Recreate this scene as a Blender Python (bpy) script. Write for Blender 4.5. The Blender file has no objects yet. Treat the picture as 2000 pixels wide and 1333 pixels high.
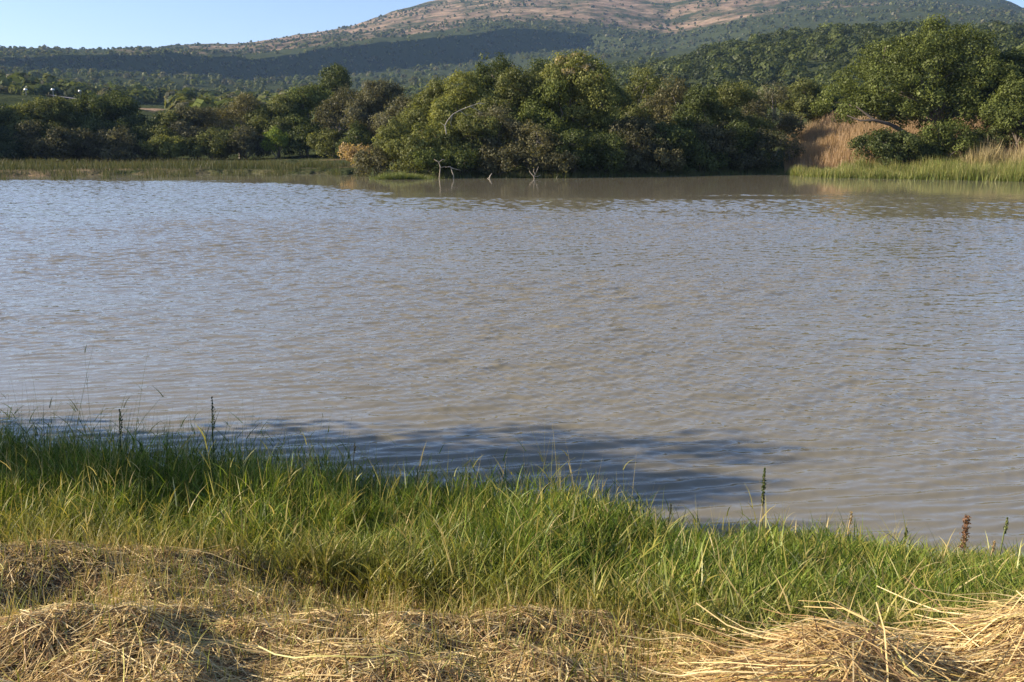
import bpy, math, random
import numpy as np
C = bpy.context.scene
COL = C.collection
R = math.radians
rng = np.random.default_rng(11)

# ------------------------------------------------------------------ camera
F = 1732.0; PITCH = R(12.4); CH = 3.4
cam = bpy.data.cameras.new('camera'); camo = bpy.data.objects.new('camera', cam); COL.objects.link(camo)
cam.sensor_width = 36; cam.lens = F/2000*36; cam.clip_start = 0.05; cam.clip_end = 20000
camo.location = (0, 0, CH); camo.rotation_euler = (R(90)-PITCH, 0, 0)
C.camera = camo
# ------------------------------------------------------------------ sky, sun, exposure
SUN_EL = R(24); SUN_BEHIND = R(0)          # sun to the left, slightly beyond the far shore
sx, sy, sz = -math.cos(SUN_EL)*math.cos(SUN_BEHIND), math.cos(SUN_EL)*math.sin(SUN_BEHIND), math.sin(SUN_EL)
w = bpy.data.worlds.new("World"); C.world = w; w.use_nodes = True
nt = w.node_tree; bg = nt.nodes['Background']
sky = nt.nodes.new('ShaderNodeTexSky'); sky.sky_type = 'NISHITA'; sky.sun_disc = False
sky.sun_elevation = SUN_EL; sky.sun_rotation = math.atan2(sx, sy)
sky.altitude = 1100; sky.air_density = 1.0; sky.dust_density = 1.3; sky.ozone_density = 2.5
tint = nt.nodes.new('ShaderNodeMixRGB'); tint.blend_type = 'MULTIPLY'; tint.inputs[0].default_value = 1; tint.inputs[2].default_value = (.98, .93, 1.0, 1)
nt.links.new(sky.outputs[0], tint.inputs[1]); nt.links.new(tint.outputs[0], bg.inputs[0]); bg.inputs[1].default_value = 0.105
sun = bpy.data.lights.new('sun', 'SUN'); suno = bpy.data.objects.new('sun', sun); COL.objects.link(suno)
sun.energy = 5.0; sun.angle = R(0.5); sun.color = (1.0, 0.86, 0.66)
from mathutils import Vector
suno.rotation_euler = Vector((sx, sy, sz)).to_track_quat('Z', 'Y').to_euler()
C.view_settings.view_transform = 'Standard'; C.view_settings.look = 'None'
C.view_settings.exposure = 1.05; C.view_settings.gamma = 1.0
C.cycles.max_bounces = 7; C.cycles.transmission_bounces = 4; C.cycles.diffuse_bounces = 3
C.cycles.glossy_bounces = 3; C.cycles.volume_bounces = 0; C.cycles.transparent_max_bounces = 4
C.cycles.sample_clamp_indirect = 4

# ------------------------------------------------------------------ helpers
def ray(x, y):
    v = (666.5-y)/F; dx = (x-1000)/F
    return dx, math.cos(PITCH)+v*math.sin(PITCH), -math.sin(PITCH)+v*math.cos(PITCH)
def tanel(x, y):
    a, b, c = ray(x, y); return c/math.hypot(a, b)
def at(x, y, dist):                        # point seen at photo pixel (x,y), at horizontal distance dist
    a, b, c = ray(x, y); h = math.hypot(a, b)
    return np.array((a/h*dist, b/h*dist, CH+c/h*dist))
def azim(x): return math.atan((x-1000)/(F*1.024))

def _hash(ix, iy, seed):
    h = (ix.astype(np.int64)*374761393 + iy.astype(np.int64)*668265263 + seed*1442695041) & 0xffffffff
    h = ((h ^ (h >> 13))*1274126177) & 0xffffffff
    return ((h ^ (h >> 16)) & 0xffffff)/float(0xffffff)
def vnoise(x, y, seed=0):
    x = np.asarray(x, float); y = np.asarray(y, float)
    ix = np.floor(x); iy = np.floor(y); fx = x-ix; fy = y-iy
    fx = fx*fx*(3-2*fx); fy = fy*fy*(3-2*fy)
    a = _hash(ix, iy, seed); b = _hash(ix+1, iy, seed); c = _hash(ix, iy+1, seed); d = _hash(ix+1, iy+1, seed)
    return (a*(1-fx)+b*fx)*(1-fy)+(c*(1-fx)+d*fx)*fy
def fbm(x, y, seed=0, oc=4):
    s = 0; a = 1; t = 0
    for i in range(oc):
        s = s+a*vnoise(x*2**i, y*2**i, seed+i*17); t += a; a *= .5
    return s/t*2-1

def mesh_np(name, verts, faces, mat, col=None, parent=None, smooth=False, loc=None):
    verts = np.asarray(verts, np.float32); faces = np.asarray(faces, np.int32)
    me = bpy.data.meshes.new(name)
    k = faces.shape[1]; n = len(faces)
    me.vertices.add(len(verts)); me.vertices.foreach_set('co', verts.ravel())
    me.loops.add(n*k); me.loops.foreach_set('vertex_index', faces.ravel())
    me.polygons.add(n); me.polygons.foreach_set('loop_start', np.arange(0, n*k, k, dtype=np.int32))
    me.polygons.foreach_set('loop_total', np.full(n, k, np.int32))
    if smooth: me.polygons.foreach_set('use_smooth', np.ones(n, bool))
    me.update(calc_edges=True)
    if col is not None:
        ca = me.color_attributes.new('col', 'FLOAT_COLOR', 'POINT')
        c4 = np.ones((len(verts), 4), np.float32); c4[:, :3] = col
        ca.data.foreach_set('color', c4.ravel())
    if mat: me.materials.append(mat)
    o = bpy.data.objects.new(name, me); COL.objects.link(o)
    if parent is not None: o.parent = parent
    if loc is not None: o.location = loc
    return o
def empty(name, loc):
    o = bpy.data.objects.new(name, None); COL.objects.link(o); o.location = loc; o.empty_display_size = .5
    return o
def tag(o, label=None, cat=None, group=None, kind=None):
    if label: o['label'] = label
    if cat: o['category'] = cat
    if group: o['group'] = group
    if kind: o['kind'] = kind
    return o

class Tubes:                                # tapered tubes collected into one mesh
    def __init__(s): s.v = []; s.f = []; s.c = []; s.n = 0
    def add(s, pts, rad, col=(.2, .17, .14), sides=7):
        pts = np.asarray(pts, float); m = len(pts)
        tan = np.gradient(pts, axis=0); tan /= np.linalg.norm(tan, axis=1)[:, None]+1e-9
        ref = np.where(np.abs(tan[:, 2:3]) > .9, np.array([[1., 0, 0]]), np.array([[0, 0, 1.]]))
        u = np.cross(tan, ref); u /= np.linalg.norm(u, axis=1)[:, None]+1e-9
        for i in range(1, m):                     # keep the frame from flipping
            pu = u[i-1]-tan[i]*np.dot(u[i-1], tan[i]); nn = np.linalg.norm(pu)
            if nn > 1e-6: u[i] = pu/nn
        vv = np.cross(tan, u)
        a = np.linspace(0, 2*np.pi, sides, endpoint=False)
        rad = np.broadcast_to(np.asarray(rad, float), (m,))
        P = pts[:, None, :]+rad[:, None, None]*(np.cos(a)[None, :, None]*u[:, None, :]+np.sin(a)[None, :, None]*vv[:, None, :])
        s.v.append(P.reshape(-1, 3)); s.c.append(np.tile(np.array(col)[None], (m*sides, 1)))
        i = np.arange(m-1)[:, None]*sides; j = np.arange(sides)[None]; j2 = (j+1) % sides
        s.f.append(np.stack([i+j, i+j2, i+sides+j2, i+sides+j], -1).reshape(-1, 4)+s.n)
        s.n += m*sides
        tip = pts[-1]+tan[-1]*rad[-1]*.8; s.v.append(tip[None]); s.c.append(np.array(col)[None])
        b = s.n-sides
        s.f.append(np.array([[b+k, b+(k+1) % sides, s.n, s.n] for k in range(sides)])[:, [0, 1, 2, 2]])
        s.n += 1
    def build(s, name, mat, parent=None, loc=None):
        f = np.concatenate(s.f); v = np.concatenate(s.v)
        tri = f[:, 2] == f[:, 3]
        # tips as thin quads are avoided: split into a from-pydata mesh
        me = bpy.data.meshes.new(name)
        me.from_pydata(v.tolist(), [], [list(q[:3]) if t else list(q) for q, t in zip(f.tolist(), tri)])
        me.polygons.foreach_set('use_smooth', np.ones(len(me.polygons), bool))
        ca = me.color_attributes.new('col', 'FLOAT_COLOR', 'POINT')
        c4 = np.ones((len(v), 4), np.float32); c4[:, :3] = np.concatenate(s.c); ca.data.foreach_set('color', c4.ravel())
        me.materials.append(mat)
        o = bpy.data.objects.new(name, me); COL.objects.link(o)
        if parent is not None: o.parent = parent
        if loc is not None: o.location = loc
        return o

# ------------------------------------------------------------------ materials
def new_mat(name):
    m = bpy.data.materials.new(name); m.use_nodes = True; n = m.node_tree; n.nodes.clear()
    out = n.nodes.new('ShaderNodeOutputMaterial'); return m, n, out
def foliage_mat(name, transl=.35, gloss=.04, var=.5):
    m, n, out = new_mat(name)
    at_ = n.nodes.new('ShaderNodeAttribute'); at_.attribute_name = 'col'
    d = n.nodes.new('ShaderNodeBsdfDiffuse'); t = n.nodes.new('ShaderNodeBsdfTranslucent')
    mx = n.nodes.new('ShaderNodeMixShader'); mx.inputs[0].default_value = transl
    warm = n.nodes.new('ShaderNodeMixRGB'); warm.blend_type = 'MULTIPLY'; warm.inputs[0].default_value = 1
    warm.inputs[2].default_value = (1.25, 1.2, .6, 1)
    n.links.new(at_.outputs['Color'], d.inputs[0]); n.links.new(at_.outputs['Color'], warm.inputs[1]); n.links.new(warm.outputs[0], t.inputs[0])
    n.links.new(d.outputs[0], mx.inputs[1]); n.links.new(t.outputs[0], mx.inputs[2])
    g = n.nodes.new('ShaderNodeBsdfGlossy'); g.inputs['Roughness'].default_value = .45; g.inputs[0].default_value = (1, 1, 1, 1)
    m2 = n.nodes.new('ShaderNodeMixShader'); m2.inputs[0].default_value = gloss
    n.links.new(mx.outputs[0], m2.inputs[1]); n.links.new(g.outputs[0], m2.inputs[2])
    n.links.new(m2.outputs[0], out.inputs[0]); return m
LEAF = foliage_mat('leaf', .36, .008)
GRASS = foliage_mat('grass_blade', .32, .015)
STRAW = foliage_mat('straw', .2, .015)
def bark_mat():
    m, n, out = new_mat('bark')
    at_ = n.nodes.new('ShaderNodeAttribute'); at_.attribute_name = 'col'
    tc = n.nodes.new('ShaderNodeTexCoord'); no = n.nodes.new('ShaderNodeTexNoise'); no.inputs['Scale'].default_value = 6
    no.inputs['Detail'].default_value = 5
    n.links.new(tc.outputs['Object'], no.inputs['Vector'])
    mr = n.nodes.new('ShaderNodeMapRange'); mr.inputs[1].default_value = .3; mr.inputs[2].default_value = .7
    mr.inputs[3].default_value = .55; mr.inputs[4].default_value = 1.2
    n.links.new(no.outputs[0], mr.inputs[0])
    mul = n.nodes.new('ShaderNodeVectorMath'); mul.operation = 'SCALE'
    n.links.new(at_.outputs['Color'], mul.inputs[0]); n.links.new(mr.outputs[0], mul.inputs['Scale'])
    p = n.nodes.new('ShaderNodeBsdfPrincipled'); p.inputs['Roughness'].default_value = .85
    n.links.new(mul.outputs[0], p.inputs['Base Color'])
    b = n.nodes.new('ShaderNodeBump'); b.inputs['Distance'].default_value = .03; n.links.new(no.outputs[0], b.inputs['Height'])
    n.links.new(b.outputs[0], p.inputs['Normal']); n.links.new(p.outputs[0], out.inputs[0]); return m
BARK = bark_mat()
def plain(name, c, rough=.6):
    m, n, out = new_mat(name); p = n.nodes.new('ShaderNodeBsdfPrincipled')
    no = n.nodes.new('ShaderNodeTexNoise'); no.inputs['Scale'].default_value = 3
    mx = n.nodes.new('ShaderNodeMixRGB'); mx.inputs[1].default_value = (*[k*.85 for k in c], 1); mx.inputs[2].default_value = (*c, 1)
    n.links.new(no.outputs[0], mx.inputs[0]); n.links.new(mx.outputs[0], p.inputs['Base Color'])
    p.inputs['Roughness'].default_value = rough; n.links.new(p.outputs[0], out.inputs[0]); return m

# ------------------------------------------------------------------ far land: profile per bearing
# photo column: shore d | bank (d,z) | valley, hill, dip, scarp foot, scarp top, upper slope, crest as (d, photo row)
T = [(-7000, 150, (210, 3), (500, 200), (800, 150), (1000, 160), (1100, 150), (1140, 120), (1500, 110), (1900, 90)),
     (-900, 110, (190, .9), (400, 188), (700, 130), (900, 150), (1150, 130), (1166, 95), (1700, 88), (2200, 75)),
     (0, 120, (190, .7), (400, 186), (650, 158), (850, 172), (1350, 140), (1364, 112), (1700, 102), (2100, 95)),
     (80, 120, (190, .7), (400, 188), (650, 176), (850, 178), (1380, 142), (1394, 112), (1720, 103), (2150, 96)),
     (250, 120, (190, .7), (400, 215), (700, 192), (900, 182), (1450, 148), (1465, 113), (1800, 103), (2300, 97)),
     (500, 118, (190, .7), (400, 222), (700, 200), (900, 188), (1600, 157), (1616, 116), (2000, 103), (2600, 83)),
     (700, 112, (180, 1.5), (400, 222), (700, 200), (900, 188), (1700, 150), (1718, 97), (2100, 75), (2800, 50)),
     (850, 99, (170, 3), (400, 225), (700, 200), (900, 190), (1780, 137), (1799, 83), (2200, 50), (3000, 3)),
     (1000, 99, (160, 4), (400, 225), (700, 190), (900, 180), (1880, 120), (1900, 68), (2300, 30), (3100, -33)),
     (1150, 101, (160, 4), (400, 225), (700, 170), (900, 160), (1975, 97), (2010, 66), (2300, 25), (3150, -42)),
     (1300, 108, (160, 4), (400, 220), (700, 128), (950, 138), (1800, 105), (1900, 88), (2300, 45), (3150, -46)),
     (1420, 116, (160, 4.5), (400, 220), (700, 88), (950, 125), (1700, 90), (1900, 65), (2300, 28), (3100, -46)),
     (1550, 118, (155, 6), (400, 215), (720, 68), (950, 110), (1600, 75), (1900, 50), (2300, 15), (3100, -46)),
     (1620, 111, (145, 6.8), (400, 210), (720, 60), (950, 105), (1600, 68), (1900, 45), (2300, 10), (3050, -44)),
     (1800, 107, (145, 6.5), (400, 210), (720, 56), (950, 100), (1500, 60), (1800, 38), (2300, 8), (2900, -22)),
     (1925, 106, (145, 6), (400, 210), (720, 62), (950, 105), (1500, 60), (1800, 42), (2300, 20), (2800, 3)),
     (2000, 106, (145, 6), (400, 210), (720, 70), (950, 110), (1500, 66), (1800, 50), (2300, 38), (2700, 25)),
     (2150, 106, (145, 6), (400, 210), (700, 80), (950, 120), (1500, 90), (1800, 80), (2300, 75), (2600, 75)),
     (2900, 105, (145, 6), (400, 200), (700, 120), (950, 150), (1500, 150), (1800, 140), (2200, 140), (2400, 150)),
     (9000, 150, (210, 5), (500, 200), (800, 150), (1000, 160), (1100, 150), (1140, 130), (1500, 120), (1900, 110))]
az_k = np.array([azim(t[0]) for t in T])
KD = []; KZ = []
for t in T:
    d = [t[1]-14, t[1], t[1]+4, t[2][0]]; z = [-1.6, -.03, .35, t[2][1]]
    for (dd, yy) in t[3:]: d.append(dd); z.append(CH+dd*tanel(t[0], yy))
    d.append(d[-1]+900); z.append(z[-1]*.35-30)
    KD.append(d); KZ.append(z)
KD = np.array(KD); KZ = np.array(KZ); NK = KD.shape[1]
def prof(az):                                # knots at an azimuth array -> (n,NK) each
    return (np.stack([np.interp(az, az_k, KD[:, k]) for k in range(NK)], -1),
            np.stack([np.interp(az, az_k, KZ[:, k]) for k in range(NK)], -1))
def rough_z(X, Y, d):
    n = fbm(X/260, Y/260, 3, 5)*np.clip((d-300)/2200, 0, 1)*34
    n = n+(np.abs(fbm(X/90, Y/90, 21, 4)))*np.clip((d-700)/2200, 0, 1)*16
    n = n+fbm(X/25, Y/25, 7, 3)*np.clip((d-115)/200, 0, 1)*1.6
    sh = np.clip((d-1300)/900, 0, 1)           # keep the scarp and ridge where they are seen
    return n*(1-.6*sh)
def shore_jit(az): return (vnoise(az*60, az*0, 5)-.5)*5+(vnoise(az*200, az*0, 6)-.5)*2.5
def land_z(X, Y):
    X = np.atleast_1d(np.asarray(X, float)); Y = np.atleast_1d(np.asarray(Y, float))
    az = np.arctan2(X, Y); d = np.hypot(X, Y); D, Z = prof(az)
    D = D.copy(); D[:, :3] += shore_jit(az)[:, None]
    out = np.empty(len(X))
    for i in range(len(X)): out[i] = np.interp(d[i], D[i], Z[i])
    return out+rough_z(X, Y, d)
az_g = np.concatenate([np.linspace(az_k[0], R(-36), 90, endpoint=False), np.linspace(R(-36), R(36), 760, endpoint=False), np.linspace(R(36), az_k[-1], 90)])
D, Z = prof(az_g); D[:, :3] += shore_jit(az_g)[:, None]
seg = [6, 4, 22, 28, 36, 14, 40, 34, 34, 44, 8]
tt = np.concatenate([np.linspace(i, i+1, s, endpoint=False) for i, s in enumerate(seg)]+[[NK-1.]])
seg_i = np.minimum(tt.astype(int), NK-2); fr = tt-seg_i
GD = D[:, seg_i]*(1-fr)+D[:, seg_i+1]*fr; GZ = Z[:, seg_i]*(1-fr)+Z[:, seg_i+1]*fr
GX = np.sin(az_g)[:, None]*GD; GY = np.cos(az_g)[:, None]*GD
GZ = GZ+rough_z(GX, GY, GD)
na, nr = GX.shape
V = np.stack([GX, GY, GZ], -1).reshape(-1, 3)
ii = np.arange(na-1)[:, None]*nr; jj = np.arange(nr-1)[None]
FC = np.stack([ii+jj, ii+nr+jj, ii+nr+jj+1, ii+jj+1], -1).reshape(-1, 4)
# land cover: how much bare tan grass and rock there is (stays put; a property of the place)
tg = np.broadcast_to(tt, GX.shape)
pxg = 1000+np.tan(np.broadcast_to(az_g[:, None], GX.shape))*F*1.024
bare = np.clip((tg-8.15)/.5, 0, 1)*.72
bare = bare*np.clip((2080-pxg)/650, .25, 1)*np.clip((pxg-60)/300, .35, 1)
bare = np.maximum(bare, .10)
bare = np.maximum(bare, np.clip(1-np.abs(pxg-1650)/130, 0, 1)*np.clip(3.6-tg, 0, 1)*(tg > 1.9))
bare = np.maximum(bare, np.clip(1-np.abs(pxg-305)/60, 0, 1)*np.clip(1-np.abs(tg-4.05)*4, 0, 1)*1.4)
bare = np.where((tg < 3) & (pxg < 720), .6, bare)
def land_mat():
    m, n, out = new_mat('hill_ground')
    a = n.nodes.new('ShaderNodeAttribute'); a.attribute_name = 'col'
    sep = n.nodes.new('ShaderNodeSeparateColor'); n.links.new(a.outputs['Color'], sep.inputs[0])
    geo = n.nodes.new('ShaderNodeNewGeometry')
    def noise(sc, det=6, rg=.6):
        k = n.nodes.new('ShaderNodeTexNoise'); k.inputs['Scale'].default_value = sc; k.inputs['Detail'].default_value = det
        k.inputs['Roughness'].default_value = rg; n.links.new(geo.outputs['Position'], k.inputs['Vector']); return k.outputs[0]
    def math_(op, x, y):
        k = n.nodes.new('ShaderNodeMath'); k.operation = op
        for i, q in enumerate((x, y)):
            if isinstance(q, (int, float)): k.inputs[i].default_value = q
            else: n.links.new(q, k.inputs[i])
        return k.outputs[0]
    n1 = noise(.006, 8, .7); n2 = noise(.03, 6, .65)
    nn = math_('ADD', math_('MULTIPLY', n1, .6), math_('MULTIPLY', n2, .4))
    v = math_('ADD', math_('MULTIPLY', math_('SUBTRACT', sep.outputs[0], .5), .34), nn)
    mr = n.nodes.new('ShaderNodeMapRange'); mr.inputs[1].default_value = .50; mr.inputs[2].default_value = .62
    n.links.new(v, mr.inputs[0])
    cr = n.nodes.new('ShaderNodeMixRGB'); cm = n.nodes.new('ShaderNodeMapRange'); cm.inputs[1].default_value = .36; cm.inputs[2].default_value = .62; n.links.new(noise(.016, 8, .75), cm.inputs[0]); n.links.new(cm.outputs[0], cr.inputs[0])
    cr.inputs[1].default_value = (.13, .085, .06, 1); cr.inputs[2].default_value = (.38, .27, .175, 1)
    gr = n.nodes.new('ShaderNodeMixRGB'); n.links.new(noise(.05, 4), gr.inputs[0])
    gr.inputs[1].default_value = (.028, .04, .018, 1); gr.inputs[2].default_value = (.07, .08, .035, 1)
    mx = n.nodes.new('ShaderNodeMixRGB'); n.links.new(mr.outputs[0], mx.inputs[0]); n.links.new(gr.outputs[0], mx.inputs[1]); n.links.new(cr.outputs[0], mx.inputs[2])
    d = n.nodes.new('ShaderNodeBsdfDiffuse'); n.links.new(mx.outputs[0], d.inputs[0])
    b = n.nodes.new('ShaderNodeBump'); b.inputs['Distance'].default_value = 5; b.inputs['Strength'].default_value = .8
    n.links.new(noise(.05, 6, .7), b.inputs['Height']); n.links.new(b.outputs[0], d.inputs['Normal'])
    n.links.new(d.outputs[0], out.inputs[0]); return m
lc = np.zeros((na*nr, 3)); lc[:, 0] = bare.ravel()
tag(mesh_np('hills', V, FC, land_mat(), lc, smooth=True), kind='structure')

# ------------------------------------------------------------------ near bank
YS_X = [-400, -60, -20, -12, -8, -6, -4, -1.2, 1.1, 3.1, 6, 12, 60, 400]
YS_Y = [60, 22, 15, 12.0, 9.8, 8.5, 7.75, 7.45, 6.95, 6.75, 6.3, 5.6, 7, 40]
def ys(X): return np.interp(X, YS_X, YS_Y)+(vnoise(np.asarray(X)*1.3, np.zeros_like(X), 9)-.5)*.35
YG_X = [-14, -4, -2.6, -.75, .3, .86, 1.5, 2.3, 4, 14]; YG_Y = [6.2, 5.6, 5.05, 4.4, 3.75, 3.12, 3.25, 3.5, 3.7, 3.5]
def yg(X): return np.interp(X, YG_X, YG_Y)
MOUNDS = [(-2.25, 4.15, 1.0, .38, .24, .1), (-1.75, 3.05, .75, .30, .17, -.2), (-.35, 3.25, .9, .28, .10, .1)]
PILES = [(1.16, 2.66, .33, .27, .17, -.25), (1.92, 2.78, .46, .28, .17, .1)]
def bump_z(X, Y, L):
    z = 0
    for (cx, cy, rx, ry, h, a) in L:
        dx = X-cx; dy = Y-cy; u = dx*math.cos(a)+dy*math.sin(a); v = -dx*math.sin(a)+dy*math.cos(a)
        q = (u/rx)**2+(v/ry)**2
        z = z+h*np.exp(-q*.9)
    return z
def bank_z(X, Y, mounds=True):
    X = np.asarray(X, float); Y = np.asarray(Y, float)
    Ysh = ys(X); t = (Ysh-Y)/(np.maximum(Ysh, 4)-2.9)
    z = np.where(t > 0, 1.5*np.power(np.clip(t, 0, 1.25), .92), t*1.2)
    z = np.where(Y > Ysh, np.maximum(-(Y-Ysh)*.45, -2.2), z)
    hay = np.clip((yg(X)+.1-Y)*3, 0, 1)
    z = z+fbm(X*.8, Y*.8, 31, 3)*.06*np.clip(t*4, 0, 1)+fbm(X*2.4+Y*.8, Y*3.2, 35, 3)*.15*hay+fbm(X*.05, Y*.05, 33, 2)*.6*np.clip((-Y-3)/20, 0, 1)
    if mounds: z = z+bump_z(X, Y, MOUNDS)
    return z
def dens(a, b, n, p=2.2):
    u = np.linspace(-1, 1, n); return (a+b)/2+np.sign(u)*np.abs(u)**p*(b-a)/2
gx = np.concatenate([np.linspace(-400, -14, 40, endpoint=False), np.linspace(-14, 14, 330, endpoint=False), np.linspace(14, 400, 40)])
gy = np.concatenate([np.linspace(-400, 0, 40, endpoint=False), np.linspace(0, 13, 170, endpoint=False), np.linspace(13, 75, 40)])
BX, BY = np.meshgrid(gx, gy, indexing='ij'); BZ = bank_z(BX, BY)
n1_, n2_ = BX.shape
ii = np.arange(n1_-1)[:, None]*n2_; jj = np.arange(n2_-1)[None]
FB = np.stack([ii+jj, ii+n2_+jj, ii+n2_+jj+1, ii+jj+1], -1).reshape(-1, 4)
def soil_mat():
    m, n, out = new_mat('bank_soil')
    geo = n.nodes.new('ShaderNodeNewGeometry'); k = n.nodes.new('ShaderNodeTexNoise'); k.inputs['Scale'].default_value = 7
    k.inputs['Detail'].default_value = 8; n.links.new(geo.outputs['Position'], k.inputs['Vector'])
    cr = n.nodes.new('ShaderNodeValToRGB'); e = cr.color_ramp.elements
    e[0].position = .35; e[0].color = (.035, .025, .015, 1); e[1].position = .7; e[1].color = (.17, .12, .065, 1)
    n.links.new(k.outputs[0], cr.inputs[0]); p = n.nodes.new('ShaderNodeBsdfPrincipled'); p.inputs['Roughness'].default_value = .95
    n.links.new(cr.outputs[0], p.inputs['Base Color'])
    b = n.nodes.new('ShaderNodeBump'); b.inputs['Distance'].default_value = .04; n.links.new(k.outputs[0], b.inputs['Height'])
    n.links.new(b.outputs[0], p.inputs['Normal']); n.links.new(p.outputs[0], out.inputs[0]); return m
SOIL = soil_mat()
tag(mesh_np('ground', np.stack([BX, BY, BZ], -1).reshape(-1, 3), FB, SOIL, smooth=True), kind='structure')

# ------------------------------------------------------------------ water
def water_mat():
    m, n, out = new_mat('murky_water')
    geo = n.nodes.new('ShaderNodeNewGeometry')
    def vm(op, a, b):
        k = n.nodes.new('ShaderNodeVectorMath'); k.operation = op
        for i, q in enumerate((a, b)):
            if q is None: continue
            if isinstance(q, tuple): k.inputs[i].default_value = q
            elif isinstance(q, (int, float)): k.inputs['Scale'].default_value = q
            else: n.links.new(q, k.inputs['Scale'] if (op == 'SCALE' and i == 1) else k.inputs[i])
        return k.outputs[0]
    def ma(op, a, b=0.0, c=None):
        k = n.nodes.new('ShaderNodeMath'); k.operation = op
        for i, q in enumerate((a, b, c)):
            if q is None: continue
            if isinstance(q, (int, float)): k.inputs[i].default_value = q
            else: n.links.new(q, k.inputs[i])
        return k.outputs[0]
    def noise(vec, sc, det, rg=.5, dis=0):
        k = n.nodes.new('ShaderNodeTexNoise'); k.inputs['Scale'].default_value = sc; k.inputs['Detail'].default_value = det
        k.inputs['Roughness'].default_value = rg; k.inputs['Distortion'].default_value = dis; n.links.new(vec, k.inputs['Vector']); return k
    P = geo.outputs['Position']
    sep = n.nodes.new('ShaderNodeSeparateXYZ'); n.links.new(P, sep.inputs[0]); X, Y = sep.outputs[0], sep.outputs[1]
    slow = noise(vm('MULTIPLY', P, (.12, .3, 1)), 1, 3).outputs[0]
    # wind: calm lee under the far trees, ripple over the open lake, smoother lee beside the near reeds
    Yw = ma('ADD', Y, ma('MULTIPLY', ma('SUBTRACT', slow, .5), 14))
    def mr(v, a, b, c, d):
        k = n.nodes.new('ShaderNodeMapRange'); k.interpolation_type = 'SMOOTHSTEP'
        for i, q in enumerate((v, a, b, c, d)):
            if isinstance(q, (int, float)): k.inputs[i].default_value = q
            else: n.links.new(q, k.inputs[i])
        return k.outputs[0]
    edge = mr(X, -40, -8, 98, 64)                    # where the calm water starts, nearer on the right
    far = mr(ma('SUBTRACT', Yw, edge), -3, 6, 1, .10)
    nearq = mr(ma('ADD', Y, ma('MULTIPLY', X, .35)), 8, 15, .0, 1)
    fine = vm('SUBTRACT', noise(vm('MULTIPLY', P, (1.0, 1.8, 1)), 16, 2, .5, .2).outputs['Color'], (.5, .5, .5))
    fine = vm('SCALE', vm('MULTIPLY', fine, (1, 1, 0)), ma('MULTIPLY', far, mr(Y, 9, 40, .10, .10)))
    nrm = vm('NORMALIZE', vm('ADD', fine, geo.outputs['Normal']), None)
    mud = n.nodes.new('ShaderNodeMixRGB'); n.links.new(noise(P, .25, 4).outputs[0], mud.inputs[0])
    mud.inputs[1].default_value = (.185, .165, .112, 1); mud.inputs[2].default_value = (.225, .20, .140, 1)
    p = n.nodes.new('ShaderNodeBsdfPrincipled'); p.inputs['IOR'].default_value = 1.42; n.links.new(ma('ADD', .045, ma('MULTIPLY', far, mr(Y, 25, 70, .0, .03))), p.inputs['Roughness'])
    n.links.new(mud.outputs[0], p.inputs['Base Color']); n.links.new(nrm, p.inputs['Normal'])
    n.links.new(p.outputs[0], out.inputs[0]); return m
def waves(X, Y, specs, seed):
    r = np.random.default_rng(seed); H = np.zeros_like(X)
    for (n, l0, l1, spread, slope) in specs:
        for k in range(n):
            lam = l0*(l1/l0)**r.random(); th = math.pi/2+.12+r.normal()*spread; kk = 2*math.pi/lam
            ph = kk*(X*math.cos(th)+Y*math.sin(th))+r.random()*6.28
            H += slope*math.sqrt(2/n)/kk*(np.sin(ph)-.22*np.cos(2*ph))
    return H
rows = [3.5, 5.0]; d_ = 5.6
while d_ < 48: rows.append(d_); d_ += .022+.0010*d_
while d_ < 106: rows.append(d_); d_ += .11
while d_ < 300: rows.append(d_); d_ *= 1.012
rows = np.array(rows)
waz = np.concatenate([np.linspace(R(-78), R(-35), 60, endpoint=False), np.linspace(R(-35), R(35), 1000, endpoint=False), np.linspace(R(35), R(78), 60)])
WX = np.sin(waz)[:, None]*rows[None]; WY = np.cos(waz)[:, None]*rows[None]
q = (WY+.35*WX); openw = np.clip((q-8)/7, 0, 1); openw = openw*openw*(3-2*openw)
gust = .55+.9*fbm(WX*.10, WY*.2, 90, 3)*1.0+.25; gust = np.clip(gust, np.interp(rows, [0, 35, 65], [.3, .5, .95])[None], 1.4)
calm = np.clip((np.interp(WX, [-45, -20, -8], [100, 88, 66])+fbm(WX*.12, WY*.3, 91, 2)*8-WY)/8, .05, 1)
fade = np.interp(rows, [0, 30, 60, 100], [1, 1, .9, .8])[None]; short = np.interp(rows, [0, 44, 58], [1, 1, .35])[None]
WZ = (waves(WX, WY, [(28, .13, .34, .42, .13), (24, .11, .20, .6, .12)], 5)*short*(.12+.88*openw)*gust
      + waves(WX, WY, [(24, .40, 1.1, .5, .10)], 7)*openw*gust
      + waves(WX, WY, [(24, .13, .40, .15, .13)], 6)*(1-.75*openw)*np.clip(gust*1.1, .4, 1.3))*calm*fade
inview = np.interp(np.abs(waz), [0, R(35), R(37), R(90)], [1, 1, 0, 0])[:, None]; WZ = WZ*inview
nr_ = len(rows); ii = np.arange(len(waz)-1)[:, None]*nr_; jj = np.arange(nr_-1)[None]
tag(mesh_np('water', np.stack([WX, WY, WZ], -1).reshape(-1, 3), np.stack([ii+jj, ii+jj+1, ii+nr_+jj+1, ii+nr_+jj], -1).reshape(-1, 4)[:, ::-1], water_mat(), smooth=True), kind='structure')

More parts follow.
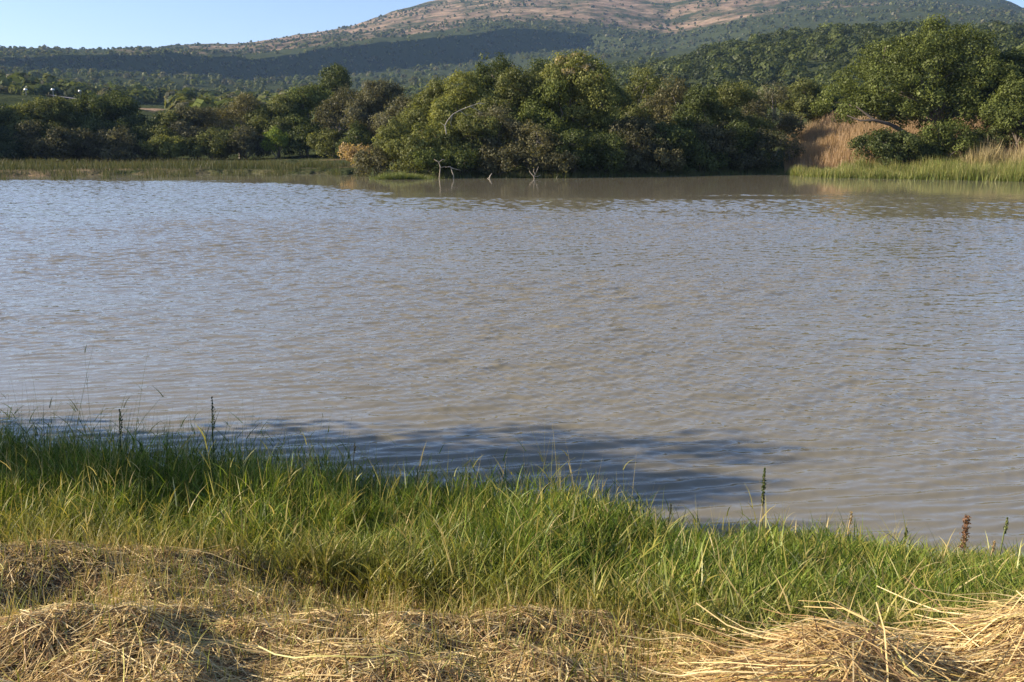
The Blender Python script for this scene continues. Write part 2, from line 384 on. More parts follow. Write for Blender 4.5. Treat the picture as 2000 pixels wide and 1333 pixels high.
# ------------------------------------------------------------------ foliage generator
def unit(n, r=rng):
    v = r.normal(size=(n, 3)); return v/np.linalg.norm(v, axis=1)[:, None]
def leaf_quads(P, N, s, r=rng, asp=.6):
    n = len(P); t = np.cross(N, unit(n, r)); t /= np.linalg.norm(t, axis=1)[:, None]+1e-9
    b = np.cross(N, t); s = np.asarray(s)[:, None]
    V = np.stack([P-t*s, P-b*s*asp, P+t*s, P+b*s*asp], 1).reshape(-1, 3)
    F_ = np.arange(4*n).reshape(n, 4); return V, F_
def crown(lobes, leaf, per_m2, col, r, col2=None, clump=.75, gap=.35):
    """leaves in clumps over the shells of ellipsoid lobes; returns verts, faces, colours"""
    Ps = []; Ns = []; Cs = []
    for (c, rad) in lobes:
        c = np.array(c, float); rad = np.array(rad, float)
        area = 4*np.pi*(((rad[0]*rad[1])**1.6+(rad[0]*rad[2])**1.6+(rad[1]*rad[2])**1.6)/3)**(1/1.6)
        nc = max(10, int(area/(clump**2)*1.15))
        d = unit(nc, r); d = d[(d[:, 2] > -.55) | (r.random(nc) < .35)]
        d = d[r.random(len(d)) > gap*.55]
        nc = len(d); rr = .72+.36*r.random(nc)
        cc = c+d*rad*rr[:, None]
        cs = clump*(.55+.75*r.random(nc))
        ct = r.random(nc)
        m = np.maximum(6, (per_m2*cs**2*4).astype(int)); idx = np.repeat(np.arange(nc), m)
        u = unit(len(idx), r); u[:, 2] = u[:, 2]*.75+.1
        q = cc[idx]+u*(cs[idx]*(.45+.6*r.random(len(idx))))[:, None]
        nn = u*.8+d[idx]*.3+unit(len(idx), r)*.55; nn /= np.linalg.norm(nn, axis=1)[:, None]
        b = np.array(col)[None]
        if col2 is not None:
            b = b*(1-ct[idx, None])+np.array(col2)[None]*ct[idx, None]
        b = b*(.78+.44*r.random(len(idx)))[:, None]*(.75+.5*ct[idx])[:, None]
        Ps.append(q); Ns.append(nn); Cs.append(b)
    P = np.concatenate(Ps); N = np.concatenate(Ns); Cc = np.concatenate(Cs)
    V, F_ = leaf_quads(P, N, leaf*(.6+.8*r.random(len(P))), r)
    return V, F_, np.repeat(Cc, 4, axis=0)

HUES = {  # leaf base colours
 'dark': ((.054, .074, .024), (.105, .124, .042)), 'blue': ((.048, .068, .03), (.09, .108, .046)),
 'olive': ((.098, .112, .034), (.16, .17, .058)), 'yellow': ((.13, .15, .036), (.22, .225, .07)),
 'green': ((.08, .10, .026), (.14, .165, .045)), 'grey': ((.095, .096, .055), (.15, .142, .08)),
 'brown': ((.108, .102, .048), (.165, .152, .075)), 'purple': ((.072, .072, .038), (.11, .105, .055)),
 'bright': ((.14, .20, .03), (.22, .27, .06)), 'tan': ((.30, .21, .11), (.40, .30, .16))}
def tree(px, ytop, wpx, dist, hue, label, kind='tree', ybase=None, lobes=None, leaf=None, bare=0, group=None, depth=1.0, seed=None, density=1.0, cat=None, low=.0, gaps=.3):
    r = np.random.default_rng(int(px*7+ytop*13+dist) & 0xffff if seed is None else seed)
    a = azim(px); X = math.sin(a)*dist; Y = math.cos(a)*dist
    zb = float(land_z(X, Y)[0]); zb = max(zb, -.25)
    top = at(px, ytop, dist)[2]; H = top-zb; W = wpx/F*dist
    root = empty('tree' if kind == 'tree' else 'bush', (X, Y, zb))
    tag(root, label, cat or kind, group)
    if lobes is None:
        L = []
        if kind == 'tree':
            nl = r.integers(11, 16)
            L.append(((r.normal()*.06*W, 0, H*.80), (W*.24, W*.24*depth, H*.19)))
            for k in range(nl):
                an = k*2.4+r.random(); h = H*(.24+.60*((k*.618) % 1))
                ro = W*.5*(1-.75*max(0, (h/H-.45))/.55)*(.55+.35*r.random())
                rad = W*(.12+.13*r.random())
                L.append(((math.cos(an)*ro, math.sin(an)*ro*depth, h), (rad, rad*depth, min(rad*.85, H*.22))))
        else:
            nl = r.integers(7, 11)
            L.append(((0, 0, H*.60), (W*.26, W*.26*depth, H*.34)))
            for k in range(nl):
                an = k*2.4+r.random(); h = H*(.2+.5*r.random()); ro = W*(.25+.15*r.random())
                rad = W*(.11+.11*r.random())
                L.append(((math.cos(an)*ro, math.sin(an)*ro*depth, h), (rad, rad*depth, min(rad, h*.95))))
    else:
        L = []
        for (lx, ly, rp, rz, dy) in lobes:      # lobe centre in photo pixels, radius px, vertical radius px, depth offset m
            p = at(lx, ly, dist+dy)-np.array((X, Y, zb)); s = dist/F
            L.append((tuple(p), (rp*s, rp*s*depth, rz*s)))
    lf = leaf or (.05+dist*.00068)
    c1, c2 = HUES[hue]
    V, F_, Cc = crown(L, lf, (7 if bare == 0 else 3.2)*density*(.27/lf)**1.3, c1, r, c2, clump=max(.6, min(1.1, W*.10))*(.8 if bare else 1), gap=gaps+bare*.6)
    mesh_np('crown' if kind == 'tree' else 'foliage', V, F_, LEAF, Cc, root)
    tb = Tubes(); bc = (.17, .14, .11) if not bare else (.24, .21, .18)
    base_r = max(.07, H*.020)
    if kind == 'tree':
        fork = np.array((r.normal()*.2, r.normal()*.2, H*(.22+.1*r.random())))
        tb.add([(0, 0, -.4), (fork[0]*.4, fork[1]*.4, fork[2]*.5), tuple(fork)], [base_r*1.35, base_r, base_r*.85], bc)
    else:
        fork = np.array((0, 0, .05)); tb.add([(0, 0, -.3), (0, 0, .25)], [base_r, base_r*.8], bc)
    for (c, rad) in L:
        c = np.array(c); mid = (fork+c)/2+np.array((r.normal(), r.normal(), .5))*.06*H
        tb.add([fork, mid, c], [base_r*.6, base_r*.4, base_r*.2], bc, 5)
        for q in range(3+int(bare*8)):
            e = c+unit(1, r)[0]*np.array(rad)*(.95+bare*.25); e[2] = max(e[2], c[2]-rad[2]*.3)
            tb.add([c, (c+e)/2+r.normal(size=3)*.12, e], [base_r*.2, base_r*.12, .02], bc, 4)
    tb.build('trunk' if kind == 'tree' else 'stem', BARK, root)
    return root

# ---- left shore, about 190 m off
GL = 'trees along the left far shore'
tree(-330, 170, 190, 185, 'dark', 'dark tree beyond the left edge of the lake view, farthest left', group=GL)
tree(-170, 180, 170, 188, 'olive', 'olive tree just beyond the left edge of the view', group=GL)
tree(-50, 204, 150, 186, 'blue', 'dark tree cut by the left edge of the photo', group=GL)
tree(25, 208, 130, 188, 'green', 'mid green tree at the left edge, under the leftmost white lamp', group=GL)
tree(88, 196, 130, 186, 'olive', 'olive tree with lighter leaves, second from the left edge of the far shore', group=GL)
tree(205, 186, 150, 190, 'dark', 'tall dark tree just left of the sandy clearing', group=GL)
tree(150, 202, 110, 195, 'dark', 'dark tree between the olive tree and the tall dark tree', group=GL)
tree(262, 222, 85, 187, 'blue', 'shorter dark tree directly below the sandy clearing', group=GL)
tree(20, 250, 110, 182, 'blue', 'low dark bush at the far left above the reeds', 'bush')
tree(120, 248, 130, 181, 'purple', 'purplish brown bush under the olive tree on the left shore', 'bush')
tree(205, 255, 110, 180, 'grey', 'grey-green bush low in front of the tall dark tree', 'bush')
tree(325, 222, 95, 186, 'olive', 'round olive tree just right of the sandy clearing', group=GL)
tree(318, 262, 80, 179, 'yellow', 'yellow-green bush low at the front of the round olive tree', 'bush')
tree(385, 207, 105, 186, 'grey', 'grey-green tree between the round olive tree and the brown-grey tree', group=GL)
tree(412, 250, 90, 180, 'olive', 'olive bush at the foot of the grey-green tree', 'bush')
tree(468, 186, 115, 190, 'brown', 'brown-grey thinly leaved tree on the left shore', bare=.4, group=GL)
tree(480, 246, 90, 180, 'grey', 'grey-green bush at the foot of the brown-grey thin tree', 'bush')
tree(545, 190, 110, 188, 'olive', 'olive tree standing behind the bright lime bush', group=GL)
tree(540, 246, 50, 178, 'bright', 'bright lime bush standing out on the left shore', 'bush')
tree(600, 170, 115, 188, 'green', 'green tree left of the dark rounded treetop on the left shore', group=GL)
tree(655, 127, 105, 215, 'dark', 'tall tree with dark rounded top rising above the left shore trees', group=GL)
tree(590, 246, 80, 180, 'dark', 'dark bush between the bright lime bush and the purple-brown tree', 'bush')
tree(672, 168, 120, 176, 'purple', 'purple-brown half bare tree in front of the dark rounded treetop', bare=.35, group=GL)
tree(645, 250, 80, 172, 'olive', 'olive bush at the foot of the purple-brown tree', 'bush')
tree(738, 158, 110, 165, 'grey', 'grey-olive tree right of the purple-brown tree', group=GL)
tree(700, 238, 80, 160, 'dark', 'dark bush right of the foot of the purple-brown tree', 'bush')
tree(700, 282, 70, 128, 'tan', 'orange-tan dry bush at the left foot of the headland', 'bush')
# ---- central headland, about 100 to 130 m off
GC = 'trees of the central headland'
tree(728, 282, 70, 104, 'grey', 'low grey-green bush at the left tip of the headland', 'bush')
tree(775, 225, 110, 108, 'olive', 'olive bush sloping down to the left tip of the headland', 'bush')
tree(790, 190, 110, 128, 'grey', 'grey-green tree at the left shoulder of the headland', group=GC)
tree(850, 160, 130, 120, 'olive', 'olive tree left of the yellow-green tree on the headland', group=GC)
tree(910, 138, 120, 114, 'yellow', 'sunlit yellow-green tree behind the white dead branch', group=GC)
tree(965, 106, 135, 134, 'dark', 'dark green tree at the back, highest left of the pale blossom dome', group=GC)
tree(1052, 114, 120, 138, 'dark', 'dark green tree at the back between the highest dark tree and the pale blossom dome', group=GC)
tree(1008, 134, 130, 112, 'olive', 'olive tree in the middle of the headland', group=GC)
tree(1068, 145, 110, 110, 'green', 'green tree left below the pale blossom dome', group=GC)
tree(1130, 110, 135, 112, 'yellow', 'domed tree topped with pale blossom in the middle of the headland', group=GC,
     lobes=[(1120, 135, 42, 26, 0), (1155, 165, 38, 38, -1), (1095, 165, 36, 34, 0), (1175, 200, 30, 40, -2), (1130, 215, 48, 44, 1), (1165, 265, 42, 45, 0), (1100, 270, 40, 45, 1)])
tree(1195, 158, 110, 116, 'dark', 'dark creeper-covered tree right of the pale blossom dome', group=GC)
tree(1250, 128, 115, 128, 'olive', 'olive twiggy tree with thin top right of the creeper-covered tree', bare=.15, group=GC)
tree(1312, 150, 115, 126, 'brown', 'brownish thin tree left of the round dark crown', bare=.15, group=GC)
tree(1368, 165, 110, 122, 'dark', 'round dark crown on the right half of the headland', group=GC)
tree(1432, 158, 110, 132, 'olive', 'olive tree right of the round dark crown', group=GC)
tree(1500, 162, 120, 140, 'grey', 'grey-olive spreading tree below the wooded hill', bare=.1, group=GC)
tree(1562, 160, 110, 152, 'olive', 'olive tree nearest the big tree, below the wooded hill', group=GC)
tree(1605, 185, 80, 152, 'dark', 'small dark tree beside the left branches of the big tree', group=GC)
tree(805, 262, 100, 101, 'olive', 'sunlit olive bush above the bright green sedge tuft', 'bush')
tree(862, 235, 105, 103, 'yellow', 'sunlit yellow-green bush left of the white dead branch', 'bush')
tree(845, 290, 70, 99, 'green', 'green bush at the waterline left of the pale dead stems', 'bush')
tree(915, 215, 110, 104, 'olive', 'olive bush hung with the white dead branch', 'bush')
tree(905, 288, 90, 100, 'dark', 'dark bush right behind the pale dead stems', 'bush')
tree(975, 200, 120, 106, 'grey', 'grey-green bush above the brown bush on the headland', 'bush')
tree(1040, 236, 125, 102, 'brown', 'brown dry bush at the front of the headland', 'bush', bare=.15)
tree(975, 285, 100, 100, 'purple', 'dark brown bush at the waterline between the two pale snags', 'bush')
tree(1120, 250, 110, 103, 'dark', 'dark bush right of the brown dry bush', 'bush')
tree(1085, 295, 80, 101, 'brown', 'low brown bush at the waterline beside the forked snag', 'bush')
tree(1185, 255, 110, 105, 'dark', 'dark bush below the creeper-covered tree', 'bush')
tree(1250, 225, 120, 110, 'purple', 'dark brown bush below the olive twiggy tree', 'bush')
tree(1215, 285, 90, 106, 'purple', 'low dark brown bush at the waterline on the shaded shore', 'bush')
tree(1310, 240, 120, 113, 'dark', 'dark shaded bush below the brownish thin tree', 'bush')
tree(1290, 290, 90, 109, 'brown', 'low brown bush at the waterline in the shaded bay', 'bush')
tree(1375, 235, 120, 117, 'purple', 'dark bush below the round dark crown', 'bush')
tree(1440, 235, 110, 120, 'dark', 'dark bush in the deepest shade of the bay', 'bush')
tree(1370, 290, 90, 113, 'dark', 'low dark bush at the waterline in the shaded bay', 'bush')
tree(1490, 245, 90, 121, 'purple', 'brownish bush left of the pinkish dry slope', 'bush', bare=.2)
tree(1450, 292, 80, 118, 'purple', 'low brown bush at the innermost corner of the bay', 'bush')
# ---- right bank
GR = 'trees of the right bank'
big = tree(1830, 50, 300, 124, 'green', 'big spreading tree with an arching limb on the right bank', group=GR, density=1.0, gaps=.9,
     lobes=[(1835, 95, 54, 40, 1), (1790, 120, 52, 44, -1), (1890, 118, 46, 40, 1), (1725, 120, 36, 30, 0), (1700, 165, 58, 38, -2), (1655, 205, 52, 30, -1),
            (1760, 180, 60, 46, -3), (1830, 160, 62, 50, -1), (1900, 165, 55, 50, 0), (1690, 225, 40, 15, -2), (1840, 215, 58, 38, -2), (1775, 222, 40, 24, 0), (1900, 225, 48, 32, 0)])
tree(1962, 105, 150, 128, 'dark', 'dark tree behind the big tree at the right edge', group=GR)
tree(1985, 150, 110, 117, 'green', 'leafy green tree cut by the right edge of the photo', group=GR)
tree(2120, 110, 180, 125, 'olive', 'olive tree just beyond the right edge of the view', group=GR)
tree(2300, 120, 200, 130, 'dark', 'dark tree farthest beyond the right edge of the view', group=GR)
tree(1735, 258, 120, 115, 'dark', 'low dark shrub under the arching limb', 'bush')
tree(1800, 255, 80, 116, 'dark', 'dark shrub between the arching limb and the bright creeper shrub', 'bush')
tree(1862, 235, 100, 115, 'green', 'bright green creeper shrub under the big tree', 'bush')
tree(1935, 240, 90, 118, 'dark', 'dark shrub under the tree at the right edge', 'bush')
tree(1545, 252, 46, 125, 'brown', 'brown dry shrub on the pinkish slope behind the bay', 'bush', bare=.3)
# arching limb, a part of the big tree
tb = Tubes(); b0 = np.array(big.location)
pts = [at(1795, 285, 122)-b0, at(1765, 258, 120)-b0, at(1738, 243, 119)-b0, at(1708, 235, 118)-b0, at(1680, 236, 118)-b0, at(1655, 226, 118)-b0]
tb.add(pts, [.32, .27, .22, .17, .11, .05], (.10, .08, .065), 8)
tb.add([pts[3], at(1690, 222, 118)-b0, at(1672, 208, 118)-b0], [.18, .12, .05], (.10, .08, .065), 6)
tb.build('limb', BARK, big)
# pale blossom scattered on the dome and on the crown behind it
def blossom(parent, spots, n, hue=(.42, .36, .24)):
    r = np.random.default_rng(5); b = np.array(parent.location); P = []
    for (x, y, rp, d) in spots:
        c = at(x, y, d)-b; P.append(c+unit(n, r)*np.array((1, 1, .5))*rp*d/F)
    P = np.concatenate(P); V, F_ = leaf_quads(P, unit(len(P), r), .13+.1*r.random(len(P)), r, .8)
    mesh_np('blossom', V, F_, LEAF, np.array(hue)[None]*np.ones((len(V), 1)), parent)
for o in COL.objects:
    if o.get('label', '').startswith('domed tree'):
        blossom(o, [(1100, 118, 16, 111.5), (1130, 114, 18, 111), (1150, 132, 14, 110), (1170, 152, 12, 109.5), (1110, 140, 12, 110)], 90)

# ------------------------------------------------------------------ wooded slopes (nobody could count them)
def forest(name, n, xr, tr, hs, hues, seed, faces, label, leaf_k=.42, cat='trees', keep=None, wid=1.0, tone=1.0):
    r = np.random.default_rng(seed)
    a0, a1 = azim(xr[0]), azim(xr[1]); Vs = []; Fs = []; Cs = []; off = 0
    az = a0+(a1-a0)*r.random(n); t = tr[0]+(tr[1]-tr[0])*r.random(n)**.8
    D_, Z_ = prof(az); k = np.minimum(t.astype(int), NK-2); f = t-k; idx = np.arange(n)
    d = D_[idx, k]*(1-f)+D_[idx, k+1]*f; z = Z_[idx, k]*(1-f)+Z_[idx, k+1]*f
    X = np.sin(az)*d; Y = np.cos(az)*d; z = z+rough_z(X, Y, d)
    if keep is not None:
        m = keep(X, Y, d, 1000+np.tan(az)*F*1.024, t, r); X, Y, d, z = X[m], Y[m], d[m], z[m]
    n = len(X)
    H = hs[0]+(hs[1]-hs[0])*r.random(n)**1.5
    W = H*(.55+.3*r.random(n))*wid
    ci = r.integers(0, len(hues), n); base = np.array([HUES[h][0] for h in hues])[ci]; base2 = np.array([HUES[h][1] for h in hues])[ci]
    tid = np.repeat(np.arange(n), faces)
    u = unit(len(tid), r); u[:, 2] = np.abs(u[:, 2])*1.0-.12*(r.random(len(tid)))
    # lumpy: each crown has three bumps
    bd = unit(n*3, r).reshape(n, 3, 3); bd[..., 2] = np.abs(bd[..., 2])
    dt = np.einsum('ij,ikj->ik', u, bd[tid]).max(1)
    rr = (.72+.36*np.clip(dt, 0, 1)**3)*(.88+.2*r.random(len(tid)))
    P = np.stack([X[tid], Y[tid], z[tid]], -1)+np.stack([W[tid], W[tid], H[tid]*.85], -1)*u*rr[:, None]*np.array((1, 1, 1))
    P[:, 2] += H[tid]*.12
    N = u+unit(len(tid), r)*.45; N /= np.linalg.norm(N, axis=1)[:, None]
    ct = r.random(len(tid))[:, None]; tr_ = r.random(n)[tid][:, None]
    cc = (base[tid]*(1-ct)+base2[tid]*ct)*(.7+.6*tr_)*tone
    V, F_ = leaf_quads(P, N, H[tid]*leaf_k*(.6+.6*r.random(len(tid)))*(24/faces)**.5, r, .8)
    o = mesh_np(name, V, F_, LEAF, np.repeat(cc, 4, axis=0)); tag(o, label, cat, kind='stuff'); return o
forest('hillside_wood', 2600, (1180, 2250), (3.6, 6.2), (5, 10), ['dark', 'dark', 'green', 'blue', 'dark', 'blue'], 1, 110,
       'dense green wood covering the nearer hill behind the big tree', .26, tone=.88)
forest('valley_wood', 3600, (-300, 1300), (3.2, 7.0), (4, 9), ['blue', 'dark', 'grey', 'olive', 'green', 'dark'], 2, 60,
       'wooded valley floor between the far shore and the mountain foot', .36,
       keep=lambda X, Y, d, px, t, r: ~((np.abs(px-300) < 58) & (t < 4.3)) & ~((px < 190) & (px > -60) & (t < 4.1)) & (vnoise(X/60, Y/60, 4) > .22))
forest('mountain_scrub', 24000, (-500, 2400), (6.8, 10.9), (2.2, 6.0), ['blue', 'dark', 'grey', 'olive'], 3, 14,
       'dark scrub and small trees dotting the mountain', .42,
       keep=lambda X, Y, d, px, t, r: (r.random(len(X)) < np.where(t < 8.0, np.where(t > 7.0, .3, .95), .12+.75*(fbm(X/140, Y/140, 12, 4) > .0))))
forest('ridge_trees', 420, (-100, 2050), (10.85, 11.0), (3.5, 8), ['blue', 'dark', 'grey'], 4, 24,
       'small dark trees standing along the skyline ridge', .36)

# ------------------------------------------------------------------ blades (grass, reeds, straw)
def blades(base, height, lean, curl, width, col, tipcol, nseg=4, r=rng, twist=True, dirs=None):
    n = len(base); a = r.random(n)*2*np.pi if dirs is None else dirs
    L = np.stack([np.cos(a), np.sin(a)], -1); t = np.linspace(0, 1, nseg+1)
    h = height[:, None]
    off = (lean[:, None]*t+curl[:, None]*t**2.4)*h
    up = h*(t-.28*np.clip(curl[:, None], 0, 3)*t**3)
    Pc = base[:, None, :]+np.stack([L[:, 0:1]*off, L[:, 1:2]*off, up], -1)
    wa = r.random(n)*np.pi if twist else np.zeros(n); wd = np.stack([np.cos(wa), np.sin(wa), np.zeros(n)], -1)
    wt = (1-t**1.7*.93); hw = width[:, None]*.5*wt
    A = Pc-wd[:, None, :]*hw[..., None]; B = Pc+wd[:, None, :]*hw[..., None]
    V = np.stack([A, B], 2).reshape(-1, 3)
    k = np.arange(n)[:, None]*(nseg+1)*2+np.arange(nseg)[None]*2
    F_ = np.stack([k, k+1, k+3, k+2], -1).reshape(-1, 4)
    tc = t[None, :, None]; cc = col[:, None, :]*(1-tc)+tipcol[:, None, :]*tc
    return V, F_, np.repeat(cc, 2, axis=1).reshape(-1, 3)
def cat_(*parts):
    Vs = []; Fs = []; Cs = []; o = 0
    for (v, f, c) in parts: Vs.append(v); Fs.append(f+o); Cs.append(c); o += len(v)
    return np.concatenate(Vs), np.concatenate(Fs), np.concatenate(Cs)
def pal(cols, idx): return np.array(cols)[idx]

# ---- near green grass
def green_grass():
    r = np.random.default_rng(21); N = 165000
    X = r.uniform(-7.5, 5.5, N); u = r.random(N); Y0 = yg(X)-.35; Y1 = ys(X)+.6+.1*(X < -2)
    Y = Y0+(Y1-Y0)*u
    cl = vnoise(X*2.2, Y*2.2, 41); cl2 = vnoise(X*7, Y*7, 42)
    keep = r.random(N) < (.12+.88*np.clip((cl*.6+cl2*.5)*2.4-.65, 0, 1))*np.clip((Y-Y0)/.45+.12, 0, 1)*np.where(Y > Y1-.5, .16+.5*(vnoise(X*3, Y*3, 47) > .62), 1)
    X, Y, cl, cl2, Y0, Y1 = X[keep], Y[keep], cl[keep], cl2[keep], Y0[keep], Y1[keep]; n = len(X)
    # blades gather into tufts
    X = X+(np.round(X*9+r.normal(size=n)*.2)/9-X)*.5; Y = Y+(np.round(Y*9)/9-Y)*.5+r.normal(size=n)*.02; X = X+r.normal(size=n)*.02
    z = np.maximum(bank_z(X, Y), -.3)
    hmap = np.interp(X, [-7, -4, -2.5, -1, 1, 2, 3.5, 6], [.80, .78, .70, .58, .38, .26, .13, .14])
    s = np.clip((Y-Y0)/(Y1-Y0), 0, 1)
    h = hmap*(.40+.60*np.clip(s*2.2, 0, 1))*(.45+.65*r.random(n))*(.25+1.45*(.55*vnoise(X*2.6, Y*2.6, 44)+.45*vnoise(X*6, Y*6, 45)))
    stalk = r.random(n) < .035; h = np.where(stalk, h*(1.2+.5*r.random(n))+.06, h)
    lean = np.abs(r.normal(size=n))*.15+.02; curl = np.where(stalk, .05, np.abs(r.normal(size=n))**1.5*.28)
    wd = np.where(stalk, .0045, .006+.0065*r.random(n))
    g = [(.055, .10, .014), (.105, .16, .022), (.16, .21, .035), (.035, .065, .014), (.26, .24, .06), (.42, .34, .15)]
    p = [.22, .25, .22, .14, .12, .05]
    idx = r.choice(6, n, p=p); idx = np.where(stalk, np.where(r.random(n) < .5, 5, 4), idx)
    c = pal(g, idx)*(.75+.5*r.random(n))[:, None]
    dry = np.clip(1-s*5, 0, 1)*.5
    c = c*(1-dry[:, None])+np.array((.24, .19, .07))[None]*dry[:, None]
    tip = c*1.25+np.array((.035, .03, .004))
    dirs = r.normal(size=n)*1.5+(vnoise(X*1.5, Y*1.5, 46)-.3)*3
    b = np.stack([X, Y, z-.02], -1)
    p1 = blades(b, h, lean, curl, wd, c*.8, tip, 4, r, dirs=dirs)
    m = int(n*1.9); j = r.integers(0, n, m); f = .15+.75*r.random(m)      # short leaves branching off the stems
    bb = b[j]+np.stack([np.cos(dirs[j]), np.sin(dirs[j]), np.zeros(m)], -1)*((lean[j]*f+curl[j]*f**2.4)*h[j])[:, None]; bb[:, 2] += h[j]*f*.95
    hl = .05+.13*r.random(m); c2 = np.clip(c[j]*(.8+.6*r.random(m))[:, None], 0, .5)
    p2 = blades(bb, hl, .25+.6*r.random(m), .1+.4*r.random(m), .005+.006*r.random(m), c2, c2*1.2+np.array((.03, .025, .0)), 3, r)
    return cat_(p1, p2)
V, F_, Cc = green_grass()
tag(mesh_np('grass', V, F_, GRASS, Cc), 'tall green grass growing along the near water edge', 'grass', kind='stuff')

# ---- stubble and mown hay lying on the bank
def straws(X, Y, zf, r, lmin=.12, lmax=.7, thick=.03, wid=(.0022, .005), nseg=4, head=None, pitch=.05):
    n = len(X); L = lmin+(lmax-lmin)*r.random(n)**2.0
    a = (r.random(n)*2*np.pi if head is None else head+r.normal(size=n)*np.where(r.random(n) < .5, .6, 1.6))
    t = np.linspace(-.5, .5, nseg+1); bend = r.normal(size=n)*.28
    A = a[:, None]+bend[:, None]*t[None]
    px = X[:, None]+np.cos(A)*L[:, None]*t; py = Y[:, None]+np.sin(A)*L[:, None]*t
    off = thick*r.random(n)**1.3; pt = r.normal(size=n)*pitch
    pz = zf(px, py)*.72+zf(X, Y)[:, None]*.28+off[:, None]+pt[:, None]*L[:, None]*t+.006
    Pc = np.stack([px, py, pz], -1)
    sidev = np.stack([-np.sin(a), np.cos(a), r.normal(size=n)*.5], -1); sidev /= np.linalg.norm(sidev, axis=1)[:, None]
    w_ = (wid[0]+(wid[1]-wid[0])*r.random(n))[:, None]*(1-.6*np.abs(t+.1))
    A_ = Pc-sidev[:, None]*w_[..., None]*.5; B_ = Pc+sidev[:, None]*w_[..., None]*.5
    V = np.stack([A_, B_], 2).reshape(-1, 3)
    k = np.arange(n)[:, None]*(nseg+1)*2+np.arange(nseg)[None]*2
    F_ = np.stack([k, k+1, k+3, k+2], -1).reshape(-1, 4)
    g = [(.66, .50, .24), (.52, .37, .16), (.78, .63, .34), (.34, .21, .10), (.15, .095, .05), (.48, .44, .15)]
    idx = r.choice(6, n, p=[.25, .22, .15, .18, .13, .07])
    c = pal(g, idx)*(.7+.55*r.random(n))[:, None]
    return V, F_, np.repeat(c, (nseg+1)*2, axis=0)
def hay_floor():
    r = np.random.default_rng(22); N = 130000
    X = r.uniform(-4.6, 3.6, N); Y = 1.7+(yg(X)+.05-1.7)*r.random(N)
    k = r.random(N) < (.3+.9*np.clip(vnoise(X*3, Y*4, 51)*1.5-.2, 0, 1)); X, Y = X[k], Y[k]
    parts = [straws(X, Y, bank_z, r, .05, .42)]
    n = 70000; X = r.uniform(-4.6, 3.6, n); Y = 2.2+(yg(X)+.25-2.2)*r.random(n)   # chaff
    parts.append(straws(X, Y, bank_z, r, .015, .08, .03, (.003, .008), 1, pitch=.3))
    n = 420; X = r.uniform(-4, 3.2, n); Y = 1.9+(yg(X)+.05-1.9)*r.random(n)   # long loose stalks on top
    parts.append(straws(X, Y, bank_z, r, .35, .85, .07, (.003, .006), 6, pitch=.07, head=np.where(r.random(n) < .65, -.35, .5)))
    n = 26000; X = r.uniform(-4.6, 3.6, n); Y = 1.9+(yg(X)+.5-1.9)*r.random(n)**.35   # stubble still standing
    g = [(.32, .27, .09), (.22, .24, .06), (.44, .34, .14)]; c = pal(g, r.integers(0, 3, n))
    parts.append(blades(np.stack([X, Y, bank_z(X, Y)-.01], -1), .05+.13*r.random(n), np.abs(r.normal(size=n))*.3, np.abs(r.normal(size=n))*.2, .004+.003*r.random(n), c*.9, c*1.15, 4, r))
    return cat_(*parts)
V, F_, Cc = hay_floor()
tag(mesh_np('mown_hay', V, F_, STRAW, Cc), 'loose mown straw and stubble lying on the bank', 'hay', kind='stuff')

# ---- hay heaps (each a thing)
def heap(spec, label, seed, n, head):
    cx, cy, rx, ry, h, a = spec; r = np.random.default_rng(seed)
    zb = float(bank_z(np.array([cx]), np.array([cy]))[0]); root = empty('hay_pile', (cx, cy, zb)); tag(root, label, 'hay pile', 'heaps of mown hay')
    zf = lambda X, Y: bank_z(X, Y)+bump_z(X, Y, [spec])+fbm(X*5, Y*5, seed, 3)*.035*np.clip(bump_z(X, Y, [spec])*8, 0, 1)
    u = np.linspace(-2.1, 2.1, 70); U, W_ = np.meshgrid(u*rx, u*ry, indexing='ij')
    X = cx+U*math.cos(a)-W_*math.sin(a); Y = cy+U*math.sin(a)+W_*math.cos(a)
    Z = zf(X, Y)-.035*np.exp(-0*X)-.02
    edge = np.clip((np.maximum(np.abs(U/rx), np.abs(W_/ry))-1.7)*2.5, 0, 1); Z = Z-edge*.12
    ii = np.arange(69)[:, None]*70; jj = np.arange(69)[None]
    o = mesh_np('packed_core', np.stack([X-cx, Y-cy, Z-zb], -1).reshape(-1, 3), np.stack([ii+jj, ii+70+jj, ii+71+jj, ii+jj+1], -1).reshape(-1, 4), SOIL, parent=root, smooth=True)
    q = r.normal(size=(n, 2))*.62; U = q[:, 0]*rx; W_ = q[:, 1]*ry
    X = cx+U*math.cos(a)-W_*math.sin(a); Y = cy+U*math.sin(a)+W_*math.cos(a)
    p1 = straws(X, Y, zf, r, .08, .5, .06, (.002, .0042), 5, head=head)
    m = n//30; p2 = straws(X[:m], Y[:m], zf, r, .4, 1.0, .09, (.003, .006), 6, head=head, pitch=.15)
    V, F_, Cc = cat_(p1, p2); V = V-np.array((cx, cy, zb))
    mesh_np('straw_cover', V, F_, STRAW, Cc*1.1, root)
heap(PILES[0], 'golden heap of mown hay at the bottom right, nearer of the two heaps', 61, 26000, -.45)
heap(PILES[1], 'golden heap of mown hay running off the right edge behind the nearer heap', 62, 26000, -.3)

